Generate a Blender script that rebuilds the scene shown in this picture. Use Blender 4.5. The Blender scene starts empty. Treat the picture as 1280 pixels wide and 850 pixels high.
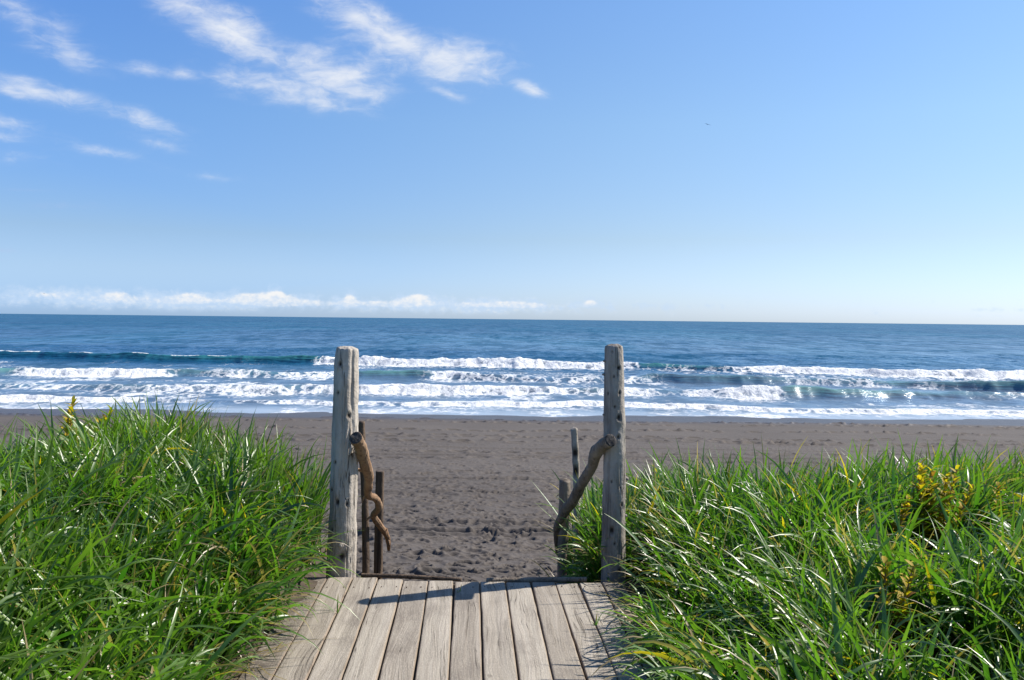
import bpy, bmesh, math, random
import numpy as np
from math import radians, sin, cos, pi
from mathutils import Vector, Matrix, noise as mnoise

rng = np.random.default_rng(7)
random.seed(7)
S = bpy.context.scene
COL = S.collection

# ------------------------------------------------------------------ camera, world, sun, exposure
YAW = radians(2.9)
EYE = 1.6
cd = bpy.data.cameras.new('camera')
cam = bpy.data.objects.new('camera', cd)
COL.objects.link(cam)
cd.sensor_width = 36.0
cd.lens = 1067 / 1280 * 36.0
cd.clip_start = 0.05
cd.clip_end = 80000
M = Matrix.Rotation(-YAW, 4, 'Z') @ Matrix.Rotation(pi / 2 - radians(1.40), 4, 'X') @ Matrix.Rotation(radians(0.63), 4, 'Z')
M.translation = (0, 0, EYE)
cam.matrix_world = M
S.camera = cam

SUN_EL = radians(43.0)
SUN_AZ = radians(18.5)            # measured from +X towards +Y
sun_dir = Vector((cos(SUN_EL) * cos(SUN_AZ), cos(SUN_EL) * sin(SUN_AZ), sin(SUN_EL)))
sl = bpy.data.lights.new('sun', 'SUN')
sl.energy = 5.0
sl.angle = radians(0.5)
sl.color = (1.0, 0.93, 0.84)
so = bpy.data.objects.new('sun', sl)
COL.objects.link(so)
so.rotation_euler = sun_dir.to_track_quat('Z', 'Y').to_euler()
so.location = (20, 6, 20)

S.view_settings.view_transform = 'Standard'
S.view_settings.look = 'None'
S.view_settings.gamma = 1
S.view_settings.use_curve_mapping = False
S.view_settings.exposure = 0.80
try:
    S.cycles.max_bounces = 6
    S.cycles.transparent_max_bounces = 8
    S.cycles.caustics_reflective = False
    S.cycles.caustics_refractive = False
except Exception:
    pass


class NT:
    """small node-tree helper"""
    def __init__(s, tree):
        s.t = tree
        s.n = tree.nodes
        s.l = tree.links

    def node(s, typ, **kw):
        n = s.n.new(typ)
        for k, v in kw.items():
            setattr(n, k, v)
        return n

    def put(s, sock, v):
        if isinstance(v, bpy.types.NodeSocket):
            s.l.new(v, sock)
        else:
            sock.default_value = v

    def math(s, op, a, b=None, c=None, clamp=False):
        n = s.node('ShaderNodeMath', operation=op, use_clamp=clamp)
        for i, v in enumerate((a, b, c)):
            if v is not None:
                s.put(n.inputs[i], v)
        return n.outputs[0]

    def noise(s, vec, scale, detail=4, rough=0.55, dist=0.0):
        n = s.node('ShaderNodeTexNoise')
        if vec is not None:
            s.l.new(vec, n.inputs['Vector'])
        n.inputs['Scale'].default_value = scale
        n.inputs['Detail'].default_value = detail
        n.inputs['Roughness'].default_value = rough
        n.inputs['Distortion'].default_value = dist
        return n.outputs['Fac']

    def mapping(s, vec, loc=(0, 0, 0), rot=(0, 0, 0), scale=(1, 1, 1), typ='POINT'):
        n = s.node('ShaderNodeMapping', vector_type=typ)
        s.l.new(vec, n.inputs['Vector'])
        n.inputs['Location'].default_value = loc
        n.inputs['Rotation'].default_value = rot
        n.inputs['Scale'].default_value = scale
        return n.outputs[0]

    def smooth(s, v, a, b, lo=0.0, hi=1.0):
        n = s.node('ShaderNodeMapRange', interpolation_type='SMOOTHSTEP')
        s.put(n.inputs['Value'], v)
        n.inputs['From Min'].default_value = a
        n.inputs['From Max'].default_value = b
        n.inputs['To Min'].default_value = lo
        n.inputs['To Max'].default_value = hi
        return n.outputs[0]

    def mix(s, fac, a, b, blend='MIX'):
        n = s.node('ShaderNodeMix', data_type='RGBA', blend_type=blend)
        s.put(n.inputs[0], fac)
        for i, v in ((6, a), (7, b)):
            if isinstance(v, tuple) and len(v) == 3:
                v = (*v, 1)
            s.put(n.inputs[i], v)
        return n.outputs[2]

    def attr(s, name, out='Fac'):
        n = s.node('ShaderNodeAttribute', attribute_name=name)
        return n.outputs[out]

    def sep(s, vec):
        n = s.node('ShaderNodeSeparateXYZ')
        s.l.new(vec, n.inputs[0])
        return n.outputs

    def bump(s, h, strength, dist, normal=None):
        n = s.node('ShaderNodeBump')
        s.put(n.inputs['Height'], h)
        n.inputs['Strength'].default_value = strength
        n.inputs['Distance'].default_value = dist
        if normal is not None:
            s.l.new(normal, n.inputs['Normal'])
        return n.outputs[0]


world = bpy.data.worlds.new('World')
S.world = world
world.use_nodes = True
w = NT(world.node_tree)
w.n.clear()
sky = w.node('ShaderNodeTexSky', sky_type='NISHITA', sun_disc=False)
sky.sun_elevation = SUN_EL
sky.sun_rotation = pi / 2 - SUN_AZ
sky.altitude = 0
sky.air_density = 1.0
sky.dust_density = 0.35
sky.ozone_density = 2.5
tc = w.node('ShaderNodeTexCoord')
d = w.sep(tc.outputs['Generated'])
# bearing and height above the horizon, in degrees (bearing 0 = straight out to sea)
az = w.math('SUBTRACT', w.math('MULTIPLY', w.math('ARCTAN2', d[0], d[1]), 180 / pi), 2.9)
el = w.math('MULTIPLY', w.math('ARCSINE', d[2]), 180 / pi)
cv = w.node('ShaderNodeCombineXYZ')
w.l.new(az, cv.inputs[0])
w.l.new(el, cv.inputs[1])
V = cv.outputs[0]


def cloud_sum(items):
    tot = None
    for (a, e, ra, re, rot, amp) in items:
        m = w.mapping(V, (a, e, 0), (0, 0, radians(rot)), (ra, re, 1), 'TEXTURE')
        g = w.node('ShaderNodeTexGradient', gradient_type='QUADRATIC_SPHERE')
        w.l.new(m, g.inputs[0])
        v = w.math('MULTIPLY', g.outputs['Fac'], amp)
        tot = v if tot is None else w.math('ADD', tot, v)
    return tot


CIRRUS = [(-18.7, 18.6, 6.6, 2.1, -19, 1.5), (-11.5, 16.0, 5.0, 2.8, -10, 1.35), (-16.5, 15.2, 6.6, 1.5, -8, .8),
          (-4.2, 17.6, 6.2, 2.3, -6, 1.25), (-10.5, 20.0, 4.8, 1.9, -20, 1.2), (-29.2, 13.5, 3.6, 1.15, -9, 1.35),
          (-23.6, 12.6, 4.6, 1.0, -14, .85), (-29.5, 17.6, 5.0, 1.8, -12, .60), (-27.5, 15.8, 4.0, 1.3, -14, .55), (-30.8, 11.4, 3.6, 1.1, -5, .55), (-22.5, 11.1, 3.2, .7, -10, .5),
          (-25.4, 10.3, 4.2, .7, -6, .55), (-30.2, 9.6, 3.8, .9, -4, .5), (-30.5, 10.6, 3.2, .6, -4, .5),
          (1.1, 15.8, 2.4, .75, -20, .75), (-4.3, 15.4, 2.0, .5, -16, .85), (-23.2, 15.6, 2.2, .8, -8, .7),
          (-21.0, 15.5, 1.3, .6, -8, .65), (-7.5, 18.8, 4.0, 1.6, -25, .8), (-19.5, 9.2, 5.0, .6, -4, .35)]
CUMULUS = [(-17.4, 1.25, 2.0, 1.05, 0, .9), (-9.0, .95, 2.6, .6, 0, .6), (-3.2, 1.0, 2.8, .7, 0, .7), (1.6, .95, 2.0, .5, 0, .7), (-12.8, .95, 2.0, .55, 0, .5), (-20, .95, 26, .95, 0, .95), (0, .85, 20, .7, 0, .75), (-15.4, 1.35, 2.3, 1.15, 0, 1.25), (-15.6, 1.0, 3.4, .8, 0, 1.0), (-20.7, 1.15, 2.4, .95, 0, 1.15),
           (-24.6, 1.2, 2.8, .95, 0, .95), (-28.6, 1.15, 4.2, .85, 0, .8), (-10.8, 1.2, 1.1, 1.1, 0, 1.35), (-6.3, 1.4, 2.6, .8, 0, 1.25),
           (-7.0, .95, 4.0, .8, 0, .85), (-.2, 1.05, 3.6, .7, 0, 1.1), (5.2, 1.15, 1.5, .7, 0, 1.4), (-13, .8, 9, .55, 0, .5),
           (12.5, .95, 3.6, .5, 0, .65), (29.8, .85, 3.0, .3, 0, .7), (-24, .75, 8, .5, 0, .55), (9.4, 1.0, 2.2, .35, 0, .55)]
GREY = [(-27.5, 6.9, 4.6, .55, 3, 1.0), (-31, 3.9, 3.0, .45, -4, .9), (-31.4, 3.35, 2.6, .3, -4, .8), (-29.5, 7.7, 3.2, .3, 3, .6)]

CIRRUS = [(a, e * .945, *r) for a, e, *r in CIRRUS]
CIRRUS = [(a, e, x * 1.22, y * 1.22, *r) for a, e, x, y, *r in CIRRUS]
GREY = [(a, e * .93, *r) for a, e, *r in GREY]
warp = w.noise(w.mapping(V, loc=(7, 3, 0), scale=(.5, .8, 1)), .8, 3, .5)
wc = w.node('ShaderNodeCombineXYZ')
w.l.new(w.math('MULTIPLY', warp, 2.2), wc.inputs[0])
w.l.new(w.math('MULTIPLY', warp, 1.0), wc.inputs[1])
wv = w.node('ShaderNodeVectorMath', operation='ADD')
w.l.new(V, wv.inputs[0])
w.l.new(wc.outputs[0], wv.inputs[1])
streak = w.noise(w.mapping(wv.outputs[0], rot=(0, 0, radians(13)), scale=(.34, 1.25, 1)), 1.0, 9, .62, .25)
puffn = w.noise(w.mapping(wv.outputs[0], scale=(.45, .75, 1)), 1.0, 8, .62, .3)
cn = w.math('ADD', w.math('MULTIPLY', streak, .55), w.math('MULTIPLY', puffn, .50))
c1 = cloud_sum(CIRRUS)
cir = w.math('ADD', w.smooth(w.math('ADD', c1, w.math('MULTIPLY', w.math('SUBTRACT', cn, .50), 4.0)), .0, 1.8), w.math('MULTIPLY', c1, .12))
cir = w.math('MULTIPLY', cir, w.smooth(c1, .0, .45))
cir = w.math('MULTIPLY', cir, .76, clamp=True)
bill = w.math('ADD', w.math('MULTIPLY', w.noise(w.mapping(V, scale=(.8, .55, 1)), 1.0, 3, .5, .2), .62), w.math('MULTIPLY', w.noise(w.mapping(V, scale=(1, 1.5, 1)), 2.2, 9, .62, .35), .40))
c2 = cloud_sum(CUMULUS)
cum = w.smooth(w.math('ADD', w.math('MULTIPLY', c2, .72), w.math('MULTIPLY', w.math('SUBTRACT', bill, .52), 4.2)), .0, .75)
cum = w.math('MULTIPLY', cum, w.smooth(c2, .03, .28))
cum = w.math('MULTIPLY', cum, w.smooth(el, .30, .80))
# cumulus: bluish shaded lower part and lit white heads put into the colour
fine = w.noise(w.mapping(V, loc=(3, .4, 0), scale=(1, 1.4, 1)), 2.6, 6, .6)
lit = w.smooth(w.math('ADD', w.math('ADD', w.math('MULTIPLY', w.smooth(c2, .25, 1.2), .9), w.math('MULTIPLY', fine, .9)), w.math('MULTIPLY', w.math('SUBTRACT', el, 1.1), .5)), .85, 1.6)
g3 = w.smooth(w.math('MULTIPLY', cloud_sum(GREY), w.smooth(cn, .3, .7)), .05, .9)
# clear marine air: less yellow low down, deeper blue higher up
ramp = w.node('ShaderNodeValToRGB')
w.l.new(w.math('DIVIDE', el, 40.0, clamp=True), ramp.inputs[0])
cr = ramp.color_ramp
for k, (e_, c_) in enumerate(((0.0, (.72, .92, 1.45)), (.7, (.75, .92, 1.43)), (5.3, (.84, .88, 1.02)), (12.7, (.95, 1.06, 1.15)), (20, (.93, 1.12, 1.30)), (40, (.93, 1.12, 1.30)))):
    if k < 2:
        q = cr.elements[k]
        q.position = e_ / 40
    else:
        q = cr.elements.new(e_ / 40)
    q.color = (c_[0] / 2, c_[1] / 2, c_[2] / 2, 1)
hsv = w.node('ShaderNodeHueSaturation')
base = w.mix(1.0, sky.outputs[0], ramp.outputs[0], 'MULTIPLY')
base = w.mix(1.0, base, w.mix(w.math('MAXIMUM', w.smooth(az, -38, 14), w.math('MULTIPLY', w.math('MULTIPLY', w.smooth(el, 11, 3), w.smooth(el, .2, 3.2)), .62)), (.74, .92, 1.15), (1, 1, 1)), 'MULTIPLY')
w.l.new(base, hsv.inputs['Color'])
hsv.inputs['Saturation'].default_value = 1.0
hsv.inputs['Value'].default_value = 2.0
SKY = hsv.outputs[0]
WH = 7.5
SKY = w.mix(w.math('MULTIPLY', g3, .35), SKY, (3.8, 4.4, 6.4))
SKY = w.mix(cir, SKY, (WH * .93, WH * .955, WH * 1.0))
bank = w.smooth(w.math('ADD', cloud_sum([(-22, .85, 17, 1.25, 0, 1.2), (-3, .85, 15, 1.05, 0, 1.25), (-28, 1.2, 6, 1.0, 0, .6)]), w.math('MULTIPLY', w.math('SUBTRACT', bill, .52), 2.2)), .02, .75)
bank = w.math('MULTIPLY', bank, w.math('MULTIPLY', w.smooth(el, .05, .5), w.smooth(el, 2.1, 1.3)))
SKY = w.mix(w.math('MULTIPLY', bank, .55), SKY, w.mix(w.smooth(fine, .45, .65), (4.7, 5.9, 7.5), (6.2, 6.9, 7.6)))
SKY = w.mix(w.math('MULTIPLY', cum, w.math('ADD', .40, w.math('MULTIPLY', lit, .55))), SKY, w.mix(lit, (4.4, 5.7, 7.5), (WH * .98, WH * .98, WH * .98)))
bg = w.node('ShaderNodeBackground')
w.l.new(SKY, bg.inputs['Color'])
bg.inputs['Strength'].default_value = 0.0732
wo = w.node('ShaderNodeOutputWorld')
w.l.new(bg.outputs[0], wo.inputs['Surface'])


# ------------------------------------------------------------------ helpers
def tag(o, label=None, cat=None, group=None, kind=None):
    if label: o['label'] = label
    if cat: o['category'] = cat
    if group: o['group'] = group
    if kind: o['kind'] = kind
    return o


def empty(name, loc=(0, 0, 0)):
    o = bpy.data.objects.new(name, None)
    COL.objects.link(o)
    o.location = loc
    o.empty_display_size = .1
    return o


def mesh_obj(name, verts, faces, mat, parent=None, smooth=True, attrs=None):
    """verts (N,3) world coordinates; faces: (M,4) array or list; the object's origin is its parent's"""
    verts = np.asarray(verts, dtype=np.float32)
    if parent is not None:
        p = parent
        off = Vector((0, 0, 0))
        while p is not None:
            off += p.location
            p = p.parent
        verts = verts - np.array(off, dtype=np.float32)
    me = bpy.data.meshes.new(name)
    if isinstance(faces, np.ndarray):
        k = faces.shape[1]
        me.vertices.add(len(verts))
        me.vertices.foreach_set('co', verts.ravel())
        me.loops.add(faces.size)
        me.loops.foreach_set('vertex_index', faces.astype(np.int32).ravel())
        me.polygons.add(len(faces))
        me.polygons.foreach_set('loop_start', np.arange(0, faces.size, k, dtype=np.int32))
        me.polygons.foreach_set('loop_total', np.full(len(faces), k, dtype=np.int32))
        me.update(calc_edges=True)
    else:
        me.from_pydata(verts.tolist(), [], faces)
        me.update()
    me.polygons.foreach_set('use_smooth', np.full(len(me.polygons), smooth))
    for k, v in (attrs or {}).items():
        v = np.asarray(v, dtype=np.float32)
        if v.ndim == 1:
            a = me.attributes.new(k, 'FLOAT', 'POINT')
            a.data.foreach_set('value', v)
        else:
            a = me.attributes.new(k, 'FLOAT_COLOR', 'POINT')
            a.data.foreach_set('color', v.ravel())
    me.materials.append(mat)
    o = bpy.data.objects.new(name, me)
    COL.objects.link(o)
    if parent is not None:
        o.parent = parent
    return o


def grid_faces(nr, nc):
    i = np.arange(nr * nc).reshape(nr, nc)
    return np.stack([i[:-1, :-1], i[:-1, 1:], i[1:, 1:], i[1:, :-1]], -1).reshape(-1, 4)


def sstep(a, b, x):
    t = np.clip((x - a) / (b - a), 0, 1)
    return t * t * (3 - 2 * t)


def vnoise(x, y, seed=0):
    xi = np.floor(x).astype(np.int64)
    yi = np.floor(y).astype(np.int64)
    fx = x - xi
    fy = y - yi
    fx = fx * fx * fx * (fx * (fx * 6 - 15) + 10)
    fy = fy * fy * fy * (fy * (fy * 6 - 15) + 10)

    def h(a, b):
        n = (a * 374761393 + b * 668265263 + seed * 982451653) & 0xFFFFFFFF
        n = ((n ^ (n >> 13)) * 1274126177) & 0xFFFFFFFF
        n = (n ^ (n >> 16)) & 0xFFFF
        return n / 65535.0
    a = h(xi, yi); b = h(xi + 1, yi); c = h(xi, yi + 1); e = h(xi + 1, yi + 1)
    return (a * (1 - fx) + b * fx) * (1 - fy) + (c * (1 - fx) + e * fx) * fy


def fbm(x, y, oct=4, seed=0, gain=.5):
    t = 0; amp = 1; tot = 0
    c, s = cos(.6), sin(.6)
    for o in range(oct):
        t = t + amp * (vnoise(x, y, seed + o * 17) - .5)
        tot += amp * .5
        x, y = (x * c - y * s) * 2.03 + 5.3, (x * s + y * c) * 2.03 + 1.7
        amp *= gain
    return t / tot     # about -1..1


def material(name):
    m = bpy.data.materials.new(name)
    m.use_nodes = True
    t = NT(m.node_tree)
    t.n.clear()
    out = t.node('ShaderNodeOutputMaterial')
    return m, t, out


def principled(t, out, base, rough=.8, normal=None, spec=.3):
    p = t.node('ShaderNodeBsdfPrincipled')
    if isinstance(base, tuple):
        base = (*base, 1)
    t.put(p.inputs['Base Color'], base)
    t.put(p.inputs['Roughness'], rough)
    t.put(p.inputs['Specular IOR Level'], spec)
    if normal is not None:
        t.l.new(normal, p.inputs['Normal'])
    t.l.new(p.outputs[0], out.inputs['Surface'])
    return p


# ------------------------------------------------------------------ materials
def mat_sand():
    m, t, out = material('volcanic_sand')
    co = t.node('ShaderNodeTexCoord').outputs['Object']
    n1 = t.noise(co, .35, 4, .5)
    n2 = t.noise(co, 9, 6, .7)
    n3 = t.noise(co, 160, 3, .6)
    wet = t.attr('wet')
    col = t.mix(t.smooth(n1, .3, .7), (.067, .058, .051), (.087, .076, .067))
    col = t.mix(t.smooth(n2, .25, .8), t.mix(.5, col, (.055, .048, .045)), col)
    col = t.mix(t.math('MULTIPLY', t.smooth(n3, .4, .75), .45), col, (.13, .118, .11))
    col = t.mix(wet, col, (.046, .039, .037))
    nb = t.bump(n2, .45, .03)
    nb = t.bump(n3, .35, .004, nb)
    r = t.math('SUBTRACT', .95, t.math('MULTIPLY', wet, .75))
    principled(t, out, col, r, nb, .25)
    return m


def mat_dune():
    m, t, out = material('dune_soil')
    co = t.node('ShaderNodeTexCoord').outputs['Object']
    n1 = t.noise(co, 6, 6, .65)
    n2 = t.noise(co, 70, 4, .6)
    col = t.mix(t.smooth(n1, .35, .65), (.050, .040, .031), (.085, .068, .052))
    col = t.mix(t.smooth(n2, .55, .75), col, (.10, .08, .055))
    principled(t, out, col, .95, t.bump(n1, .6, .03), .15)
    return m


def mat_sea():
    m, t, out = material('sea_water')
    co = t.node('ShaderNodeTexCoord').outputs['Object']
    foam_a = t.attr('foam')
    film = t.attr('film')
    green = t.attr('green')
    far = t.attr('far')
    # water surface: chop of several sizes
    v1 = t.mapping(co, scale=(.55, .8, 1))
    b1 = t.noise(v1, 1.0, 5, .6, .4)
    b2 = t.noise(t.mapping(co, scale=(.06, .09, 1)), 1.0, 5, .6, .4)
    nb = t.bump(b1, .9, .16)
    nb = t.bump(b2, .6, 1.6, nb)
    gust = t.noise(t.mapping(co, scale=(.018, .008, 1)), 1.0, 5, .6, .6)
    deep = t.mix(t.smooth(gust, .35, .68), (.004, .058, .128), (.008, .085, .158))
    deep = t.mix(green, deep, (.040, .185, .145))
    fl = t.noise(t.mapping(co, scale=(.35, .10, 1)), 1.0, 6, .65, .8)
    deep = t.mix(t.math('MULTIPLY', t.smooth(fl, .40, .62), .45), deep, (.002, .030, .070))  # dark look of steep wave facets, painted into the water colour as flecks
    f2 = t.noise(t.mapping(co, loc=(31, 7, 0), scale=(.085, .017, 1)), 1.0, 6, .68, .6)
    ripple = t.math('ADD', t.math('MULTIPLY', t.smooth(fl, .44, .57), .6), t.math('MULTIPLY', t.smooth(f2, .44, .58), .4))
    dif = t.node('ShaderNodeBsdfDiffuse')
    t.l.new(deep, dif.inputs['Color'])
    gl = t.node('ShaderNodeBsdfGlossy')
    gl.inputs['Roughness'].default_value = .22
    gl.inputs['Color'].default_value = (.86, .94, 1, 1)
    t.l.new(nb, gl.inputs['Normal'])
    t.l.new(nb, dif.inputs['Normal'])
    fr = t.node('ShaderNodeFresnel')
    fr.inputs['IOR'].default_value = 1.33
    t.l.new(nb, fr.inputs['Normal'])
    ff = t.math('MINIMUM', t.math('MULTIPLY', fr.outputs[0], .75), t.math('SUBTRACT', .46, t.math('MULTIPLY', far, .20)))
    ff = t.math('MULTIPLY', ff, t.math('SUBTRACT', 1.25, t.math('MULTIPLY', ripple, .85)), clamp=True)
    wat = t.node('ShaderNodeMixShader')
    t.l.new(ff, wat.inputs[0])
    t.l.new(dif.outputs[0], wat.inputs[1])
    t.l.new(gl.outputs[0], wat.inputs[2])
    # foam, lacy where thin
    lace = t.noise(t.mapping(co, scale=(1.0, .5, 1)), 2.0, 8, .72, 1.4)
    vor = t.node('ShaderNodeTexVoronoi', feature='DISTANCE_TO_EDGE')
    warp = t.node('ShaderNodeVectorMath', operation='ADD')
    t.l.new(t.mapping(co, scale=(1.1, .5, 1)), warp.inputs[0])
    wn = t.node('ShaderNodeTexNoise')
    wn.inputs['Scale'].default_value = 1.7
    t.l.new(co, wn.inputs['Vector'])
    t.l.new(wn.outputs['Color'], warp.inputs[1])
    t.l.new(warp.outputs[0], vor.inputs['Vector'])
    vor.inputs['Scale'].default_value = 1.3
    cell = t.smooth(vor.outputs['Distance'], .0, .30, 1.0, 0.0)
    pat = t.math('ADD', t.math('MULTIPLY', lace, .75), t.math('MULTIPLY', cell, .32))
    mask = t.smooth(t.math('ADD', t.math('MULTIPLY', foam_a, 1.05), t.math('MULTIPLY', t.math('SUBTRACT', pat, .56), 1.35)), .26, .78)
    mask = t.math('MULTIPLY', mask, t.smooth(foam_a, .03, .30))
    fo = t.node('ShaderNodeBsdfPrincipled')
    fo.inputs['Base Color'].default_value = (.66, .68, .69, 1)
    fo.inputs['Roughness'].default_value = .9
    fo.inputs['Specular IOR Level'].default_value = .2
    fb = t.noise(t.mapping(co, scale=(1, .7, 1)), 3.2, 6, .7)
    t.l.new(t.bump(fb, .9, .22), fo.inputs['Normal'])
    fi = t.node('ShaderNodeBsdfPrincipled')
    fi.inputs['Base Color'].default_value = (.38, .44, .50, 1)
    fi.inputs['Roughness'].default_value = .35
    m1 = t.node('ShaderNodeMixShader')
    t.l.new(film, m1.inputs[0])
    t.l.new(wat.outputs[0], m1.inputs[1])
    t.l.new(fi.outputs[0], m1.inputs[2])
    m2 = t.node('ShaderNodeMixShader')
    t.l.new(mask, m2.inputs[0])
    t.l.new(m1.outputs[0], m2.inputs[1])
    t.l.new(fo.outputs[0], m2.inputs[2])
    t.l.new(m2.outputs[0], out.inputs['Surface'])
    return m


def mat_deck():
    m, t, out = material('weathered_planks')
    co = t.node('ShaderNodeTexCoord').outputs['Object']
    rnd = t.attr('rnd')
    cx = t.node('ShaderNodeCombineXYZ')
    t.l.new(t.math('MULTIPLY', rnd, 37.0), cx.inputs[0])
    t.l.new(t.math('MULTIPLY', rnd, 91.0), cx.inputs[1])
    ad = t.node('ShaderNodeVectorMath', operation='ADD')
    t.l.new(co, ad.inputs[0])
    t.l.new(cx.outputs[0], ad.inputs[1])
    p = ad.outputs[0]
    bend = t.noise(t.mapping(p, scale=(3, .9, 1)), 1.0, 3, .5)          # makes the grain wander
    q = t.node('ShaderNodeVectorMath', operation='ADD')
    cb = t.node('ShaderNodeCombineXYZ')
    t.l.new(t.math('MULTIPLY', bend, .16), cb.inputs[0])
    t.l.new(p, q.inputs[0])
    t.l.new(cb.outputs[0], q.inputs[1])
    g1 = t.noise(t.mapping(q.outputs[0], scale=(70, 1.6, 20)), 1.0, 5, .6)
    g2 = t.noise(t.mapping(q.outputs[0], scale=(22, .9, 10)), 1.0, 4, .55)
    blot = t.noise(t.mapping(p, scale=(5, 2.2, 3)), 1.0, 5, .6)
    blot2 = t.noise(t.mapping(p, loc=(9, 4, 0), scale=(9, 5, 5)), 1.0, 4, .6)
    cr = t.noise(t.mapping(q.outputs[0], loc=(3.3, 7, 0), scale=(46, .55, 8)), 1.0, 3, .5)
    ridge = t.math('ABSOLUTE', t.math('SUBTRACT', cr, .5))
    crack = t.math('MULTIPLY', t.smooth(ridge, .0, .012, .8, 0.0), t.smooth(t.noise(t.mapping(p, loc=(1, 1, 1), scale=(7, 1.1, 1)), 1.0, 3), .50, .62))
    col = t.mix(rnd, (.240, .211, .172), (.345, .313, .259))
    col = t.mix(t.math('MULTIPLY', t.smooth(g1, .35, .75), .55), col, (.16, .135, .108))
    col = t.mix(t.math('MULTIPLY', t.smooth(g2, .45, .7), .45), col, (.40, .36, .305))
    col = t.mix(t.math('MULTIPLY', t.smooth(blot, .46, .72), .60), col, (.135, .115, .096))
    col = t.mix(t.math('MULTIPLY', t.smooth(blot2, .62, .78), .55), col, (.09, .072, .058))
    edge = t.attr('edge')
    col = t.mix(t.math('MULTIPLY', edge, .45), col, (.22, .15, .09))
    dirt = t.attr('dirt')
    dn = t.noise(p, 14, 5, .65)
    col = t.mix(t.math('MULTIPLY', dirt, t.smooth(dn, .25, .6)), col, (.085, .07, .058))
    grit = t.noise(t.mapping(p, scale=(1.5, .55, 1)), 95, 6, .75)
    col = t.mix(t.math('MULTIPLY', t.smooth(grit, .52, .72), .45), col, (.12, .098, .076))
    col = t.mix(t.math('MULTIPLY', t.smooth(grit, .48, .30), .45), col, (.46, .42, .345))
    col = t.mix(crack, col, (.05, .04, .033))
    h = t.math('SUBTRACT', t.math('ADD', t.math('MULTIPLY', g1, .5), t.math('MULTIPLY', g2, .5)), t.math('MULTIPLY', crack, 1.3))
    principled(t, out, col, .85, t.bump(t.math('SUBTRACT', h, t.math('MULTIPLY', grit, .5)), .9, .008), .2)
    return m


def mat_log(name, a, b, dark, streak=(30, 30, 2.2), crack_amt=.8):
    m, t, out = material(name)
    co = t.node('ShaderNodeTexCoord').outputs['Object']
    g1 = t.noise(t.mapping(co, scale=streak), 1.0, 6, .62, .4)
    g2 = t.noise(t.mapping(co, scale=(7, 7, 2.5)), 1.0, 5, .6, .5)
    g3 = t.noise(co, 48, 5, .65)
    g4 = t.noise(t.mapping(co, loc=(4, 2, 9), scale=(streak[0] * .55, streak[1] * .55, streak[2] * .42)), 1.0, 3, .5, .7)
    zone = t.noise(t.mapping(co, loc=(1, 8, 2), scale=(9, 9, 2.2)), 1.0, 3, .5)
    ridge = t.math('ABSOLUTE', t.math('SUBTRACT', g4, .5))
    crack = t.math('MULTIPLY', t.math('MULTIPLY', t.smooth(ridge, .0, .020, 1.0, 0.0), t.smooth(zone, .44, .56)), crack_amt)
    stain = t.noise(t.mapping(co, loc=(5, 5, 5), scale=(5, 5, 1.4)), 1.0, 6, .65, .6)
    col = t.mix(t.smooth(g2, .35, .65), a, b)
    col = t.mix(t.math('MULTIPLY', t.smooth(g1, .48, .75), .75), col, dark)
    col = t.mix(t.math('MULTIPLY', t.smooth(stain, .52, .70), .55), col, dark)
    col = t.mix(t.math('MULTIPLY', t.smooth(g3, .58, .78), .5), col, dark)
    kn = t.attr('knot')
    col = t.mix(kn, col, (.03, .022, .017))
    cap = t.attr('cap')
    col = t.mix(cap, col, t.mix(t.smooth(g3, .4, .65), (.032, .031, .032), (.065, .062, .06)))  # the shade on the rails' sawn ends is put into this dark cap colour
    col = t.mix(crack, col, (.028, .022, .018))
    h = t.math('SUBTRACT', t.math('ADD', t.math('MULTIPLY', g1, .7), t.math('MULTIPLY', g3, .5)), t.math('MULTIPLY', crack, .9))
    principled(t, out, col, .85, t.bump(h, .9, .014), .15)
    return m


def mat_blade(name, ramp_a, ramp_b, dry=(.26, .20, .095), trans=.38, gloss=.34, tipped=False):
    m, t, out = material(name)
    a = t.node('ShaderNodeAttribute', attribute_name='tint')
    s = t.node('ShaderNodeSeparateColor')
    t.l.new(a.outputs['Color'], s.inputs[0])
    rnd, along, kind = s.outputs
    col = t.mix(rnd, ramp_a, ramp_b)
    tip = t.math('MULTIPLY', t.smooth(along, .55, 1.0), .55)
    col = t.mix(tip, col, (.115, .16, .02))  # backlit glow of the tips, painted in as a yellow-green tint
    yel = t.smooth(kind, .3, .5)
    if tipped:                         # in grass only the outer part of a leaf turns
        yel = t.math('MULTIPLY', yel, t.smooth(along, .35, .75))
    col = t.mix(yel, col, (.42, .30, .018))
    col = t.mix(t.smooth(kind, .6, .9), col, dry)
    p = t.node('ShaderNodeBsdfPrincipled')
    t.l.new(col, p.inputs['Base Color'])
    p.inputs['Roughness'].default_value = gloss
    p.inputs['Specular IOR Level'].default_value = .95 if tipped else .3
    tr = t.node('ShaderNodeBsdfTranslucent')
    bright = t.mix(1.0, col, (1.5, 1.85, .7), 'MULTIPLY')
    t.l.new(bright, tr.inputs['Color'])
    mx = t.node('ShaderNodeMixShader')
    mx.inputs[0].default_value = trans
    t.l.new(p.outputs[0], mx.inputs[1])
    t.l.new(tr.outputs[0], mx.inputs[2])
    t.l.new(mx.outputs[0], out.inputs['Surface'])
    return m


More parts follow.
